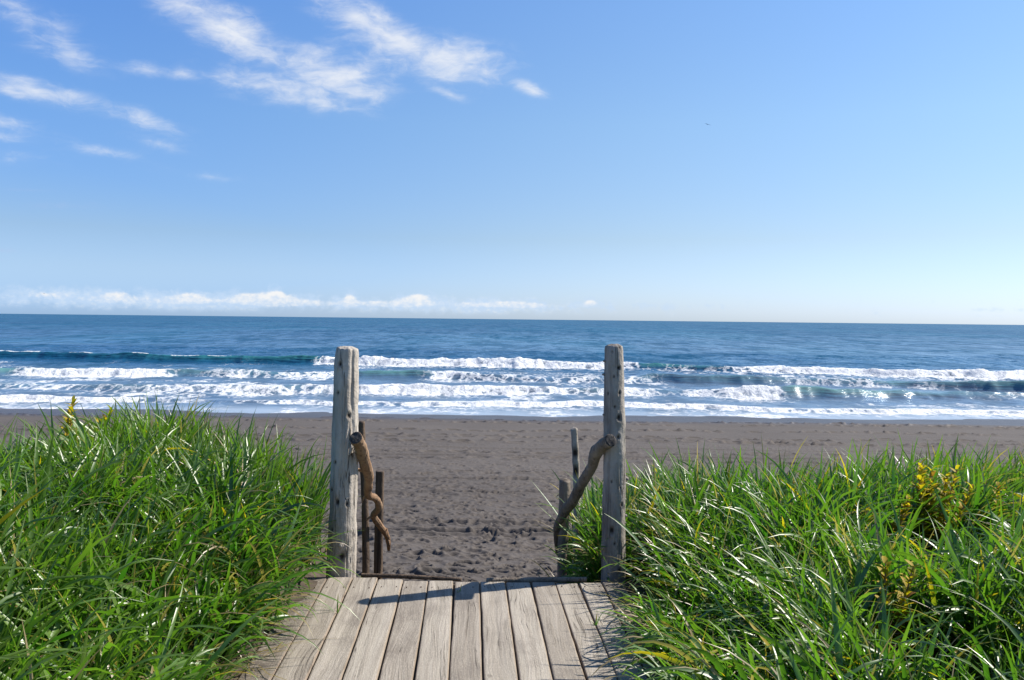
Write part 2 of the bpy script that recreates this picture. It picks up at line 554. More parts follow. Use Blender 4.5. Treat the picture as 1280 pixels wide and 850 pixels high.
SAND = mat_sand()
DUNE = mat_dune()
SEA = mat_sea()
DECK = mat_deck()
LOG_PALE = mat_log('pale_driftwood', (.35, .312, .265), (.47, .43, .372), (.18, .152, .125))
LOG_GREY = mat_log('grey_driftwood', (.245, .222, .194), (.36, .33, .29), (.115, .098, .083))
LOG_TAN = mat_log('tan_branch_wood', (.225, .138, .082), (.315, .215, .138), (.10, .068, .045), streak=(40, 40, 8), crack_amt=.5)
LOG_BROWN = mat_log('brown_branch_wood', (.175, .146, .116), (.265, .226, .182), (.09, .071, .055), streak=(40, 40, 8), crack_amt=.5)
LOG_DARK = mat_log('dark_stake_wood', (.075, .055, .042), (.135, .098, .07), (.032, .025, .02))
GRASS = mat_blade('dune_grass_blades', (.036, .118, .014), (.112, .205, .026), trans=.40, gloss=.39, tipped=True)
LEAF = mat_blade('yellowing_leaves', (.06, .10, .012), (.24, .21, .018), dry=(.22, .10, .03), trans=.45, gloss=.65)


# ------------------------------------------------------------------ terrain
cY, sY = cos(YAW), sin(YAW)


def shore_to_world(u, dd):
    """u = metres to the right, dd = metres out to sea"""
    return u * cY + dd * sY, -u * sY + dd * cY


SEA_Z = -2.8


def beach_z(dd):
    return -1.2 - (dd - 9) * .0530


def dune_z(x, y):
    x = np.asarray(x, float); y = np.asarray(y, float)
    n = fbm(x * .9, y * .9, 3, 3) * .10
    left = .40 * sstep(-.1, 1.3, -1.02 - x) - .34 * sstep(1.7, 3.6, -1.02 - x) + .16 * np.exp(-((x + 1.40) / .35) ** 2) * sstep(4.3, 5.2, y)
    right = .20 * sstep(0.0, 1.6, x - .98) - .07 * sstep(1.6, 3.5, x - .98)
    side = left + right
    inpath = 1 - sstep(.0, .5 - .18 * sstep(5.2, 5.5, y), np.abs(x + .02) - (1.0 - .33 * sstep(5.2, 5.5, y)))
    z = -.085 + .063 * inpath + side + n * (1 - inpath)
    y0 = 6.1 - .75 * inpath + .25 * np.sin(x * 1.3)
    fall = sstep(0, 3.4, y - y0)
    z = z * (1 - fall) + (-1.75) * fall
    pz = -.12 - np.clip(y - 5.25, 0, 9) * .62
    z = np.where(y > 5.2, z * (1 - inpath) + np.minimum(pz, z) * inpath, z)
    return np.maximum(z, -1.9)


def build_dune():
    xs = np.concatenate([np.linspace(-60, -6, 40, endpoint=False), np.linspace(-6, 6, 170), np.linspace(6, 60, 41)[1:]])
    ys = np.concatenate([np.linspace(-60, -1, 40, endpoint=False), np.linspace(-1, 10.2, 160)])
    X, Y = np.meshgrid(xs, ys)
    Z = dune_z(X, Y) + fbm(X * 6, Y * 6, 3, 9) * np.where((np.abs(X + .02) < 1.12) & (Y < 5.3), .003, .015)
    o = mesh_obj('dune_ground', np.stack([X, Y, Z], -1).reshape(-1, 3), grid_faces(*X.shape), DUNE)
    tag(o, 'dark sandy dune ground under the grass', 'ground', kind='structure')


build_dune()


def build_beach():
    nr, nc = 760, 1500
    k = 1 / np.linspace(1 / 6.6, 1 / 47., nr)
    tt = np.linspace(-.95, .95, nc)
    D, T = np.meshgrid(k, tt, indexing='ij')
    U = D * T
    Z = beach_z(D)
    Z = Z + fbm(U * .25, D * .25, 3, 21) * .04 + .010 * fbm(U * .5, D * 5., 3, 23) * sstep(20, 24, D)
    # trampled zone: ridges and small dents
    tram = sstep(24, 15, D)
    rough = fbm(U * 2.2, D * 2.2, 4, 31, .6)
    Z += (rough * .034) * (.25 + .75 * tram) * sstep(38, 30, D)
    lump = fbm(U * 8.5, D * 7, 3, 33, .55)
    Z += lump * .013 * tram
    Zs = np.zeros_like(Z)
    r2 = np.random.default_rng(5)

    def stamp(u, dd, su, sd, depth, ang=0.):
        R = 2.6 * max(su, sd)
        i0 = np.searchsorted(k, dd - R); i1 = np.searchsorted(k, dd + R)
        if i1 <= i0: return
        t0 = (u - R) / dd; t1 = (u + R) / dd
        j0 = np.searchsorted(tt, min(t0, t1) - .003); j1 = np.searchsorted(tt, max(t0, t1) + .003)
        if j1 <= j0: return
        uu = U[i0:i1, j0:j1] - u; vv = D[i0:i1, j0:j1] - dd
        c, s = cos(ang), sin(ang)
        a = (uu * c + vv * s) / su; b = (-uu * s + vv * c) / sd
        q = a * a + b * b
        Zs[i0:i1, j0:j1] += -depth * np.exp(-q * q * q * .7) + depth * .42 * np.exp(-((np.sqrt(q) - 1.45) / .38) ** 2)
    for _ in range(11000):
        dd = 7.5 + 18 * r2.random() ** 1.25
        u = (r2.random() * 2 - 1) * .72 * dd
        sz = r2.uniform(.020, .070)
        stamp(u, dd, sz * r2.uniform(.9, 2.1), sz * r2.uniform(.5, 1.05), r2.uniform(.014, .046) * (1.2 - dd / 40), r2.uniform(-.7, .7))
    # chains of footprints along the beach
    for (d0, slope, dep) in ((20.5, .01, .035), (22.3, .05, .04), (25.6, .02, .05), (27.4, -.01, .045), (30.0, .03, .05), (33.8, .00, .055), (35.4, -.015, .04), (18.2, -.02, .035), (26.6, -.04, .045)):
        u = -30.0
        s = 1
        while u < 30:
            if r2.random() < .86:
                stamp(u + r2.normal(0, .06), d0 + slope * u + s * .12 + r2.normal(0, .07) + .35 * sin(u * .35 + d0), (.17 if d0 < 20 else .22), (.085 if d0 < 20 else .14), (1 if d0 < 20 else 1.5) * dep * r2.uniform(1.1, 2.0), r2.normal(0, .25))
            s = -s
            u += r2.uniform(.55, .95)
    Z += Zs
    # wheel tracks
    for (d0, wd, dep) in ((11.75, .10, .11), (12.40, .08, .06), (15.2, .09, .035), (17.1, .11, .04), (21.4, .15, .05), (23.6, .13, .04)):
        line = d0 + (.10 * np.sin(U * .21 + d0) + .01 * U) * (d0 > 13) + .03 * fbm(U * .8, D * 0, 2, int(d0 * 7))
        q = np.abs(D - line)
        br = .72 + .28 * sstep(-.4, .1, fbm(U * .9, D * 0 + d0, 3, 77))
        Z += (-dep * np.exp(-(q / wd) ** 4) + dep * .5 * np.exp(-((q - wd * 1.6) / (wd * .4)) ** 2)) * br * (1 + .05 * np.sin(U * 42) + .2 * rough)
    X, Y = shore_to_world(U, D)
    edge = 34.0 + 1.2 * fbm(U * .06, D * 0, 3, 41)
    wet = sstep(0, 2.6, D - edge) * .75
    o = mesh_obj('beach', np.stack([X, Y, Z], -1).reshape(-1, 3), grid_faces(nr, nc), SAND, attrs={'wet': wet.ravel()})
    tag(o, 'dark grey volcanic sand beach marked with footprints', 'beach', kind='structure')


build_beach()


# ------------------------------------------------------------------ sea with breaking waves
def build_sea():
    dn = np.arange(37.6, 118, .125)
    df = 118 * (26000 / 118) ** np.linspace(0, 1, 300)[1:]
    dd = np.concatenate([dn, df])
    tt = np.linspace(-.95, .95, 1250)
    D, T = np.meshgrid(dd, tt, indexing='ij')
    U = D * T
    nr, nc = D.shape
    Z = np.full_like(D, SEA_Z)
    foam = np.zeros_like(D); film = np.zeros_like(D); green = np.zeros_like(D)
    near = D < 130
    nn = len(dn)
    u = U[:nn]; q = D[:nn]
    z = np.zeros_like(u); f = np.zeros_like(u); g = np.zeros_like(u)
    calm = sstep(39.5, 48, q)
    z += fbm(u * .30, q * .55, 4, 51, .55) * .11 * calm
    z += fbm(u * .9, q * 1.2, 3, 57, .6) * .06 * calm
    lump = fbm(u * 1.3, q * 1.6, 4, 61, .62)
    lump2 = fbm(u * .5, q * .4, 3, 63, .55)
    clump = fbm(u * .22, q * .16, 4, 67, .6)

    def wave(base, ctrl, front, back, seed):
        """base: distance of the foot of the face; ctrl rows: (u, shift, height, broken 0..1, length of foam behind, green 0..1)"""
        nonlocal z, f, g
        c = np.array(ctrl, float)
        uu = c[:, 0]
        L = lambda k: np.interp(u, uu, c[:, k])
        foot = base + L(1) + .9 * fbm(u * .16, q * 0, 3, seed) + .25 * fbm(u * .9, q * 0, 2, seed + 1)
        h = np.clip(L(2) * (1 + .18 * fbm(u * .35, q * 0, 3, seed + 2)), 0, None)
        br = np.clip(L(3), 0, 1)
        br_n = np.clip(br + (.5 * fbm(u * .45, q * .2, 3, seed + 3)) * sstep(.12, .4, br) * sstep(.97, .6, br), 0, 1)
        tr = L(4)
        gr = L(5)
        s = q - foot
        wf = front
        face = sstep(0, 1, np.clip(s / wf, 0, 1)) ** (1.15)
        prof = np.where(s < wf, face, np.exp(-np.clip(s - wf, 0, None) / back) )
        prof = np.where(s < 0, 0, prof)
        trough = -.10 * np.exp(-((s + 2.2) / 1.6) ** 2)
        zz = h * prof + trough * h
        fr_mask = np.where((s > -.9) & (s < wf * 1.7), 1.0, 0.0)
        body = sstep(-.9, .1, s) * sstep(wf * 2.3, wf * .9, s)
        zz += br_n * body * h * (.34 * lump + .18 * lump2)
        z = z + zz
        fo = br_n * (.86 + .22 * lump) * sstep(-.9, .1, s + .6 * lump) * np.where(s < wf * 1.5, 1.0, (.40 + .6 * np.exp(-np.clip(s - wf * 1.5, 0, None) / .8)) * np.exp(-np.clip(s - wf * 1.5, 0, None) / np.maximum(tr * .8, .1)))
        cap = (1 - br_n) * np.clip(L(6), 0, 1) * sstep(wf * .82, wf * .98, s) * sstep(wf * 2.0, wf * 1.1, s) * sstep(-.1, .35, fbm(u * .5, q * 0, 3, seed + 5) + .1)
        pre = br_n * .35 * sstep(-4.5, -.5, s) * (s < 0)
        f = np.maximum(f, np.maximum(np.maximum(fo, cap), pre))
        g = np.maximum(g, gr * (1 - br_n) * sstep(.25, .8, s / wf) * sstep(2.2, 1.0, s / wf))

    # outermost line: dark unbroken swell on the left, white water in the middle and on the right
    wave(81, [(-60, 3, .6, .05, 2, .15, .6), (-44, 1.5, .7, .05, 2, .15, .9), (-34, 0, .62, .1, 2, .4, 1), (-24, -.5, .6, .03, 2, .55, .8), (-19, -2, .7, .1, 3, .8, .3), (-16, -3, .62, .9, 6, .3, 0), (-8, -3, .58, .93, 7, 0, 0),
              (0, -3, .72, .97, 5, 0, 0), (6, -3.5, .58, .9, 6, 0, 0), (10.5, -4, .55, .85, 4, .3, 0), (12.5, -5, .55, .05, 4, .8, .3), (16, -5, .5, .1, 4, .6, .3), (20, -7, .45, .75, 9, .2, 0), (28, -9, .5, .75, 10, .2, 0), (36, -12, .6, .9, 10, .2, 0), (46, -13, .65, 1, 10, 0, 0), (60, -13, .6, 1, 8, 0, 0)], 1.5, 6.0, 101)
    # second line
    wave(61, [(-50, -1, .5, .05, 3, .8, .2), (-36, -1, .55, .1, 5, .8, .2), (-33, -1, .5, .9, 10, .2, 0), (-26, -.5, .5, .95, 9, .2, 0), (-24, 1, .45, .15, 9, .6, .3), (-17, .5, .35, .6, 9, .5, .2), (-13, 1.5, .3, .8, 6, .2, 0), (-11, 1, .45, .1, 4, .8, .1), (-6.5, 1, .55, .05, 4, .9, .1),
              (-5.5, 1, .45, .8, 9, .2, 0), (2, -1, .32, .5, 10, .1, 0), (8, -2, .30, .5, 8, .2, 0), (10, -1, .55, .05, 4, .3, .1), (16, -2.5, .6, .1, 8, .4, .2), (20, -2, .4, .55, 8, .4, .2), (27, -4, .4, .4, 5, .7, .4), (33, -7.5, .7, .05, 3, 1, .4), (45, -8, .75, .1, 3, 1, .3), (60, -8, .7, .2, 3, 1, .3)], 1.3, 4.5, 131)
    # third line
    wave(50, [(-45, 1, .1, .2, 3, 0, 0), (-26, 0, .2, .35, 4, .3, .3), (-22, -1.5, .35, .55, 4, .5, .5), (-14, -1.5, .35, .6, 4, .5, .3), (-10, -.5, .42, .8, 4, .3, 0), (-6, 0, .46, .9, 4, .2, 0), (3, 0, .40, .75, 5, .3, 0), (5, 0, .42, .5, 5, .8, 0), (7.5, .2, .35, .9, 3, .2, 0), (10, 0, .25, .45, 3, .2, 0), (12.3, -1.2, .35, .5, 3, .2, 0),
              (13, -1.4, .6, 1, 3, .2, 0), (15.5, -1.6, .6, 1, 3, .3, 0), (16.2, -1.7, .65, .05, 2, 1, .2), (20, -1.2, .55, .0, 2, .9, .2), (25, -.5, .35, .1, 3, .5, .2), (32, -1, .3, .35, 4, .3, .2), (45, -1, .3, .5, 4, .3, .2)], 1.2, 3.2, 151)
    # last small line running up the sand
    wave(43.2, [(-42, -.8, .16, .9, 1.2, 0, 0), (-25, -.6, .28, 1, .9, 0, 0), (-21, -.6, .2, .8, 1.5, 0, 0), (-16, 0, .1, .45, 3, 0, 0), (-9, 0, .12, .65, 2, 0, 0), (-2, .2, .16, .9, 1.5, 0, 0), (5, .2, .16, .85, 1.6, 0, 0), (9, -.3, .16, .9, 2.5, 0, 0), (15, -1.2, .14, .75, 3, 0, 0), (24, -1.8, .16, .9, 3, 0, 0), (40, -2, .16, .9, 3, 0, 0)], .6, 1.4, 171)
    # drifting foam between the lines
    sheet = sstep(-.05, .5, clump) * .46 * sstep(86, 72, q) + sstep(.15, .6, lump2) * .24 * sstep(62, 48, q)
    mid = sstep(-9, -5, u) * sstep(13, 9, u) * sstep(57, 60, q) * sstep(74, 68, q) * (.30 + .25 * lump2)
    f = np.maximum(f, mid)
    right = sstep(6, 22, u) * sstep(.0, .45, clump + .25) * .34 * sstep(80, 66, q) * sstep(57, 66, q)
    f = np.maximum(f, np.maximum(sheet, right) * calm)
    shore = sstep(44.5, 40.2, q)
    f = np.maximum(f, shore * (.20 + .50 * lump2))
    fl = sstep(43.0, 39.5, q) * .42 + .20 * sstep(84, 50, q)
    z += .018 * lump2 * sstep(44, 39, q) + .010 * sstep(44, 39, q)
    z += .075 * fbm(u * .16, q * 0, 4, 199, .6) * sstep(43, 38.5, q)
    Z[:nn] += z; foam[:nn] = np.clip(f, 0, 1); film[:nn] = fl; green[:nn] = np.clip(g, 0, 1)
    # open water: long low swell, finer ripples fade with distance
    far = ~near
    fa = np.exp(-np.clip(D - 118, 0, None) / 260)
    sw = fbm(U * .035, D * .09, 4, 211, .55)
    Z += sw * .30 * sstep(90, 125, D) * fa
    Z += .22 * sstep(.15, .8, fbm(U * .012, D * .045, 2, 215)) * sstep(95, 130, D) * fa
    fu = sstep(60, 400, D)
    X, Y = shore_to_world(U, D)
    o = mesh_obj('sea', np.stack([X, Y, Z], -1).reshape(-1, 3), grid_faces(nr, nc), SEA,
                 attrs={'foam': foam.ravel(), 'film': film.ravel(), 'green': green.ravel(), 'far': fu.ravel()})
    tag(o, 'blue ocean with lines of white breaking waves', 'sea', kind='structure')


build_sea()


# ------------------------------------------------------------------ boardwalk
PLANK_X = [-1.005, -.855, -.700, -.545, -.388, -.230, -.075, .080, .236, .392, .541, .682, .823, .955]


def end_y(x):
    return 5.16 - .135 * min(0, x - .08) - .03 * max(0, x - .08)


def plank_mesh(x0, x1, y0, y1, z1, th, rnd, dirt):
    """one board as a grid top with worn edges, sides and a flat underside"""
    nx, ny = 9, 70
    fx = np.array([0, .022, .06, .2, .5, .8, .94, .978, 1])
    hz = np.array([-.007, -.0015, 0, 0, -.0012 * random.random(), 0, 0, -.0015, -.007])
    ys = np.concatenate([np.linspace(y0, y1 - .012, ny - 2), [y1 - .005, y1]])
    ez = np.zeros(ny); ez[-1] = -.006; ez[-2] = -.001
    V_, E_ = [], []
    cup = random.uniform(-.002, .002)
    warp = random.uniform(-.004, .004)
    ph = random.uniform(0, 6)
    for j, y in enumerate(ys):
        wob = .0022 * sin(y * 2.3 + ph)
        for i in range(nx):
            nick = mnoise.noise(Vector((x0 * 40 + (0 if i < 4 else 9), y * 9, 3))) * .0025 if i in (0, 1, nx - 2, nx - 1) else 0
            V_.append((x0 + (x1 - x0) * fx[i] + wob + nick, y + (mnoise.noise(Vector((x0 * 9, fx[i] * 7, 1))) * .006 if j == ny - 1 else 0),
                       z1 + hz[i] + ez[j] + cup * (1 - (2 * fx[i] - 1) ** 2) + warp * sin(y * .9 + ph)))
            E_.append(1.0 if i in (0, 1, nx - 2, nx - 1) else .0)
    F_ = [(a, b, c, dd) for a, b, c, dd in grid_faces(ny, nx).tolist()]
    n0 = len(V_)
    for j, y in enumerate(ys):                                    # underside edge verts
        V_.append((V_[j * nx][0], V_[j * nx][1], z1 - th)); V_.append((V_[j * nx + nx - 1][0], V_[j * nx + nx - 1][1], z1 - th))
        E_ += [1, 1]
    for j in range(ny - 1):
        a, b = n0 + 2 * j, n0 + 2 * j + 2
        F_.append((j * nx, (j + 1) * nx, b, a))
        F_.append((j * nx + nx - 1, a + 1, b + 1, (j + 1) * nx + nx - 1))
        F_.append((a, b, b + 1, a + 1))
    for j in (0, ny - 1):
        top = [j * nx + i for i in range(nx)]
        F_.append(top + [n0 + 2 * j + 1, n0 + 2 * j])
    return V_, F_, E_, [rnd] * len(V_), [dirt(v[0], v[1]) for v in V_]


def build_boardwalk():
    root = empty('boardwalk', (0, 3.0, 0))
    tag(root, 'weathered grey plank boardwalk ending at the edge of the sand', 'boardwalk')
    VV, FF, EE, RR, DD = [], [], [], [], []

    def dirt(x, y):
        a = max(0, min(1, (-.80 - x) / .12)) * .9
        b = max(0, min(1, (x - .80) / .10)) * .65
        return min(1, a + b)
    for i in range(len(PLANK_X) - 1):
        gap = random.uniform(.0028, .0048)
        a, b = PLANK_X[i] + gap, PLANK_X[i + 1] - gap
        v, f_, e, r, dd = plank_mesh(a, b, -2.0, end_y((a + b) / 2) + random.uniform(-.012, .012), random.uniform(-.0025, .0025), .038, random.random(), dirt)
        k = len(VV)
        VV += v; FF += [tuple(q + k for q in p) for p in f_]; EE += e; RR += r; DD += dd
    o = mesh_obj('decking', VV, FF, DECK, root, smooth=False, attrs={'edge': EE, 'rnd': RR, 'dirt': DD})
    # nail heads, two per plank over each joist, flush with the boards
    nv, nf = [], []
    for jy in (5.06, 3.42):
        for i in range(len(PLANK_X) - 1):
            for fx in (.22, .79):
                cx = PLANK_X[i] + (PLANK_X[i + 1] - PLANK_X[i]) * fx + random.uniform(-.008, .008)
                cy = jy + random.uniform(-.012, .012)
                k = len(nv)
                for z in (-.004, .0045):
                    for a in range(8):
                        nv.append((cx + 0.0034 * cos(a * pi / 4), cy + 0.0034 * sin(a * pi / 4), z))
                nf.append(tuple(k + 8 + a for a in range(8)))
                nf += [(k + a, k + (a + 1) % 8, k + 8 + (a + 1) % 8, k + 8 + a) for a in range(8)]
    m, t, out = material('rusty_iron')
    p = principled(t, out, (.075, .045, .03), .7, None, .4)
    tag(mesh_obj('nail_heads', nv, nf, m, root, smooth=False), kind='stuff')
    # joists
    for jy in (5.03, 4.22, 3.42, 2.62):
        bm = bmesh.new()
        bmesh.ops.create_cube(bm, size=1, matrix=Matrix.Translation((-.025, jy, -.085)) @ Matrix.Diagonal((1.9, .07, .088, 1)))
        me = [(v.co.x, v.co.y, v.co.z) for v in bm.verts]
        fc = [tuple(v.index for v in f_.verts) for f_ in bm.faces]
        mesh_obj('joist', me, fc, LOG_DARK, root, smooth=False)
        bm.free()
    return root


walk = build_boardwalk()


# ------------------------------------------------------------------ driftwood
def catmull(pts, n):
    """n points evenly along a smooth curve through pts"""
    P = np.array(pts, float)
    t = np.concatenate([[0], np.cumsum(np.linalg.norm(np.diff(P[:, :3], axis=0), axis=1))])
    m = np.gradient(P, t, axis=0)
    out = []
    for s in np.linspace(0, t[-1], n):
        i = min(max(np.searchsorted(t, s, side='right') - 1, 0), len(t) - 2)
        h = t[i + 1] - t[i]
        q = (s - t[i]) / h
        out.append((2 * q ** 3 - 3 * q * q + 1) * P[i] + (q ** 3 - 2 * q * q + q) * h * m[i] + (-2 * q ** 3 + 3 * q * q) * P[i + 1] + (q ** 3 - q * q) * h * m[i + 1])
    out = np.array(out)
    out[:, 3] = np.interp(np.linspace(0, t[-1], n), t, P[:, 3])
    return out


def loft(name, pts, mat, parent=None, nseg=28, step=.012, amp=.05, crev=0.0, nscale=9, knots=(), dome=(0, 0), seed=0, shape=None, capdark=(1, 1)):
    """a log through pts (x, y, z, radius); knots: (height fraction, angle, size, depth>0 hole / <0 bump); dome: rounding of start / end cap"""
    pts = np.array(pts, float)
    length = np.linalg.norm(np.diff(pts[:, :3], axis=0), axis=1).sum()
    n = max(8, int(length / step))
    C = catmull(pts, n)
    ctr, rad = C[:, :3], C[:, 3]
    tan = np.gradient(ctr, axis=0)
    tan /= np.linalg.norm(tan, axis=1)[:, None]
    ref = Vector((0, -1, 0)) if abs(tan[0][1]) < .7 else Vector((0, 0, 1))
    Vs, kn, cp = [], [], []
    side = None
    for i in range(n):
        T = Vector(tan[i])
        side = ref - T * ref.dot(T)
        side.normalize(); ref = side
        oth = T.cross(side)
        f_ = i / (n - 1)
        for a in range(nseg):
            th = 2 * pi * a / nseg
            dr = side * cos(th) + oth * sin(th)
            p = Vector(ctr[i]) + dr * rad[i]
            nz = mnoise.fractal(p * nscale + Vector((seed, seed * 2, 0)), .9, 2.0, 4)
            r = rad[i] * (1 + amp * nz + .35 * amp * mnoise.fractal(Vector((p.x * 40, p.y * 40, p.z * 7)) + Vector((seed, 0, 0)), .8, 2.0, 3))
            if crev:                      # long drying cracks
                rv = mnoise.noise(Vector((cos(th) * 2.6 + seed, sin(th) * 2.6, p.z * 1.1)))
                wide = max(0.0, mnoise.noise(Vector((cos(th) * 1.5, sin(th) * 1.5 + seed, p.z * 2.3))) + .25)
                r -= rad[i] * crev * math.exp(-(rv / .035) ** 2) * min(1, wide * 2)
            if shape: r *= shape(f_, th)
            k = 0
            for (kf, ka, ks, kd) in knots:
                da = (th - ka + pi) % (2 * pi) - pi
                q = (((f_ - kf) * length) / 1.35) ** 2 + (da * rad[i]) ** 2
                q *= (1 + .55 * mnoise.noise(p * 55))
                e = math.exp(-q / ks ** 2)
                r -= kd * e
                r += abs(kd) * .30 * math.exp(-(((q ** .5) - ks * 1.7) / (ks * .7)) ** 2)
                if kd > 0: k = max(k, e)
            Vs.append(Vector(ctr[i]) + dr * r); kn.append(min(1, k * 1.2)); cp.append(0.)
    F_ = []
    for i in range(n - 1):
        for a in range(nseg):
            b = (a + 1) % nseg
            F_.append((i * nseg + a, i * nseg + b, (i + 1) * nseg + b, (i + 1) * nseg + a))
    for end, i, sg in ((0, 0, -1), (1, n - 1, 1)):
        base = [i * nseg + a for a in range(nseg)]
        T = Vector(tan[i]) * sg
        c0 = Vector(ctr[i])
        prev = base
        h = dome[end]
        for ring in (.93, .7, .4):
            cur = []
            for a in range(nseg):
                v = c0 + (Vs[base[a]] - c0) * ring + T * (h * (1 - ring ** 2) + (.004 if h == 0 else 0)) + T * (.004 + .22 * h) * mnoise.noise((c0 + (Vs[base[a]] - c0) * ring) * 45)
                cur.append(len(Vs)); Vs.append(v); kn.append(0); cp.append(float(capdark[end]))
            for a in range(nseg):
                b = (a + 1) % nseg
                F_.append((prev[a], cur[a], cur[b], prev[b]) if sg < 0 else (prev[a], prev[b], cur[b], cur[a]))
            prev = cur
        ci = len(Vs)
        Vs.append(c0 + T * (h * 1.0 + (.004 if h == 0 else 0))); kn.append(0); cp.append(float(capdark[end]))
        for a in range(nseg):
            b = (a + 1) % nseg
            F_.append((prev[a], ci, prev[b]) if sg < 0 else (prev[a], prev[b], ci))
    return mesh_obj(name, [tuple(v) for v in Vs], F_, mat, parent, True, {'knot': kn, 'cap': cp})


def railings():
    # ---- left
    L = empty('driftwood_railing', (-.78, 5.36, -.1))
    tag(L, 'driftwood railing left of the path, thick pale log post with a crooked zigzag handrail', 'railing', 'driftwood railings at the boardwalk end')

    def groove(f_, th):
        a = (th - .78 + .5 * sin(f_ * 9) * .35 + pi) % (2 * pi) - pi
        return 1 - .11 * math.exp(-(a / .16) ** 2) * float(sstep(.45, .7, np.array(f_))) + .05 * math.exp(-((a + .42) / .3) ** 2) * float(sstep(.3, .6, np.array(f_)))
    post = loft('log_post', [(-.790, 5.37, -.35, .093), (-.786, 5.37, .0, .091), (-.775, 5.37, .40, .086), (-.768, 5.37, .80, .082), (-.762, 5.37, 1.15, .077), (-.757, 5.37, 1.37, .073), (-.755, 5.37, 1.405, .066)], LOG_PALE, L,
                nseg=110, step=.009, amp=.065, crev=.13, nscale=7, dome=(0, .016), seed=2, shape=groove, capdark=(0, .2),
                knots=[(.945, -.45, .011, .010), (.845, -.52, .008, .006), (.765, .42, .013, .010), (.60, -.62, .008, .006), (.46, -.35, .012, .010), (.455, .42, .010, .007),
                       (.27, .16, .020, .010), (.50, -.95, .008, .005), (.13, .35, .014, .010), (.66, .80, .010, .007), (.36, -.7, .007, .005)])
    post['label'] = 'thick pale log post with a groove at its top'
    loft('branch_stub', [(-.775, 5.29, .19, .016), (-.773, 5.262, .196, .014)], LOG_PALE, post, nseg=14, step=.005, dome=(0, .005), capdark=(0, 0))
    loft('branch_stub', [(-.725, 5.31, .85, .016), (-.716, 5.282, .80, .012), (-.726, 5.275, .755, .006)], LOG_PALE, post, nseg=14, step=.006, dome=(0, .004), capdark=(0, 0))
    rail = loft('handrail', [(a_, b_, c_, r_ * (.95 if k_ < 4 else .84)) for k_, (a_, b_, c_, r_) in enumerate(HANDRAIL_L)], LOG_TAN, L, nseg=48, step=.006, amp=.13, crev=.10, nscale=13, seed=5, dome=(0, .012), capdark=(1, 0),
                knots=[(.16, 5.6, .016, -.010), (.24, .4, .013, -.008), (.40, 1.0, .015, -.009), (.52, 5.4, .012, -.009), (.66, .8, .012, -.008), (.85, .5, .012, -.009), (.93, 5.3, .010, -.008), (.33, 5.9, .009, .006), (.6, 5.5, .009, .006), (.76, .1, .008, .005)])
    for stub in ([(-.660, 5.47, .62, .014), (-.700, 5.455, .635, .009), (-.712, 5.45, .65, .004)], [(-.660, 5.70, .43, .012), (-.690, 5.70, .395, .008), (-.700, 5.70, .37, .004)],
                 [(-.650, 5.95, .225, .012), (-.690, 5.94, .20, .007), (-.70, 5.94, .19, .004)], [(-.578, 6.21, -.005, .013), (-.566, 6.20, -.035, .010), (-.574, 6.20, -.062, .006)], [(-.592, 6.13, .075, .011), (-.570, 6.12, .085, .006)]):
        loft('branch_stub', stub, LOG_TAN, rail, nseg=14, step=.005, amp=.1, dome=(0, .003), capdark=(0, 0))
    rail['label'] = 'crooked tan handrail branch with its sawn end painted dark for shade'
    loft('stake', STAKE_L1, LOG_DARK, L, nseg=24, amp=.14, nscale=13, seed=11, dome=(0, .006), knots=[(.35, 5.9, .02, -.012), (.2, .3, .018, .01)], capdark=(0, .4))['label'] = 'thin dark stake half hidden behind the log post'
    loft('stake', STAKE_L2, LOG_DARK, L, nseg=24, amp=.08, nscale=11, seed=13, dome=(0, .004), capdark=(0, .4), shape=lambda f_, th: 1 - .12 * math.cos(th * 4) * .6)['label'] = 'short brown stake beside the handrail end'
    # ---- right
    R_ = empty('driftwood_railing', (.92, 5.30, -.1))
    tag(R_, 'driftwood railing right of the path, slim knotty grey post with a sloping arm-like handrail', 'railing', 'driftwood railings at the boardwalk end')
    post = loft('log_post', [(.925, 5.30, -.35, .078), (.925, 5.30, .0, .076), (.922, 5.30, .4, .073), (.920, 5.30, .8, .069), (.912, 5.30, 1.15, .064), (.908, 5.30, 1.41, .060), (.908, 5.30, 1.44, .054)], LOG_GREY, R_,
                nseg=100, step=.009, amp=.065, crev=.12, nscale=8, dome=(0, .012), seed=23, capdark=(0, .5),
                knots=[(.925, .35, .009, .007), (.895, -.15, .006, .005), (.835, -.8, .007, .005), (.838, .42, .009, .007), (.752, .30, .014, .010), (.685, .22, .009, .008), (.79, -.1, .006, .004), (.45, .55, .008, .006),
                       (.36, -.35, .016, .012), (.315, -.1, .007, .005), (.22, .35, .012, .008), (.53, -.4, .006, .004)])
    post['label'] = 'slim grey post studded with small knots'
    for (x, z, s, up) in ((-1, 1.345, .9, .0), (-1, 1.262, 1, .0), (-1, 1.01, .8, .0), (1, .615, 1.3, -.5), (1, .365, 1.1, .6), (1, .33, .8, 0)):
        xr = .918 + x * .058
        loft('branch_stub', [(xr, 5.29, z, .011 * s), (xr + x * .022 * s, 5.285, z + up * .02, .007 * s)], LOG_GREY, post, nseg=12, step=.004, dome=(0, .004), capdark=(0, .5))
    rail = loft('handrail', [(a_, b_, c_, r_ * .93) for a_, b_, c_, r_ in HANDRAIL_R], LOG_BROWN, R_, nseg=48, step=.006, amp=.11, crev=.10, nscale=12, seed=31, dome=(0, .01), capdark=(1, 0),
                knots=[(.15, 5.7, .02, -.010), (.30, .4, .016, -.010), (.52, .5, .018, -.012), (.62, 5.5, .016, -.010), (.75, .2, .014, -.008), (.42, .0, .009, .006), (.9, .6, .010, -.007)])
    rail['label'] = 'sloping brown handrail branch with its sawn end painted dark for shade'
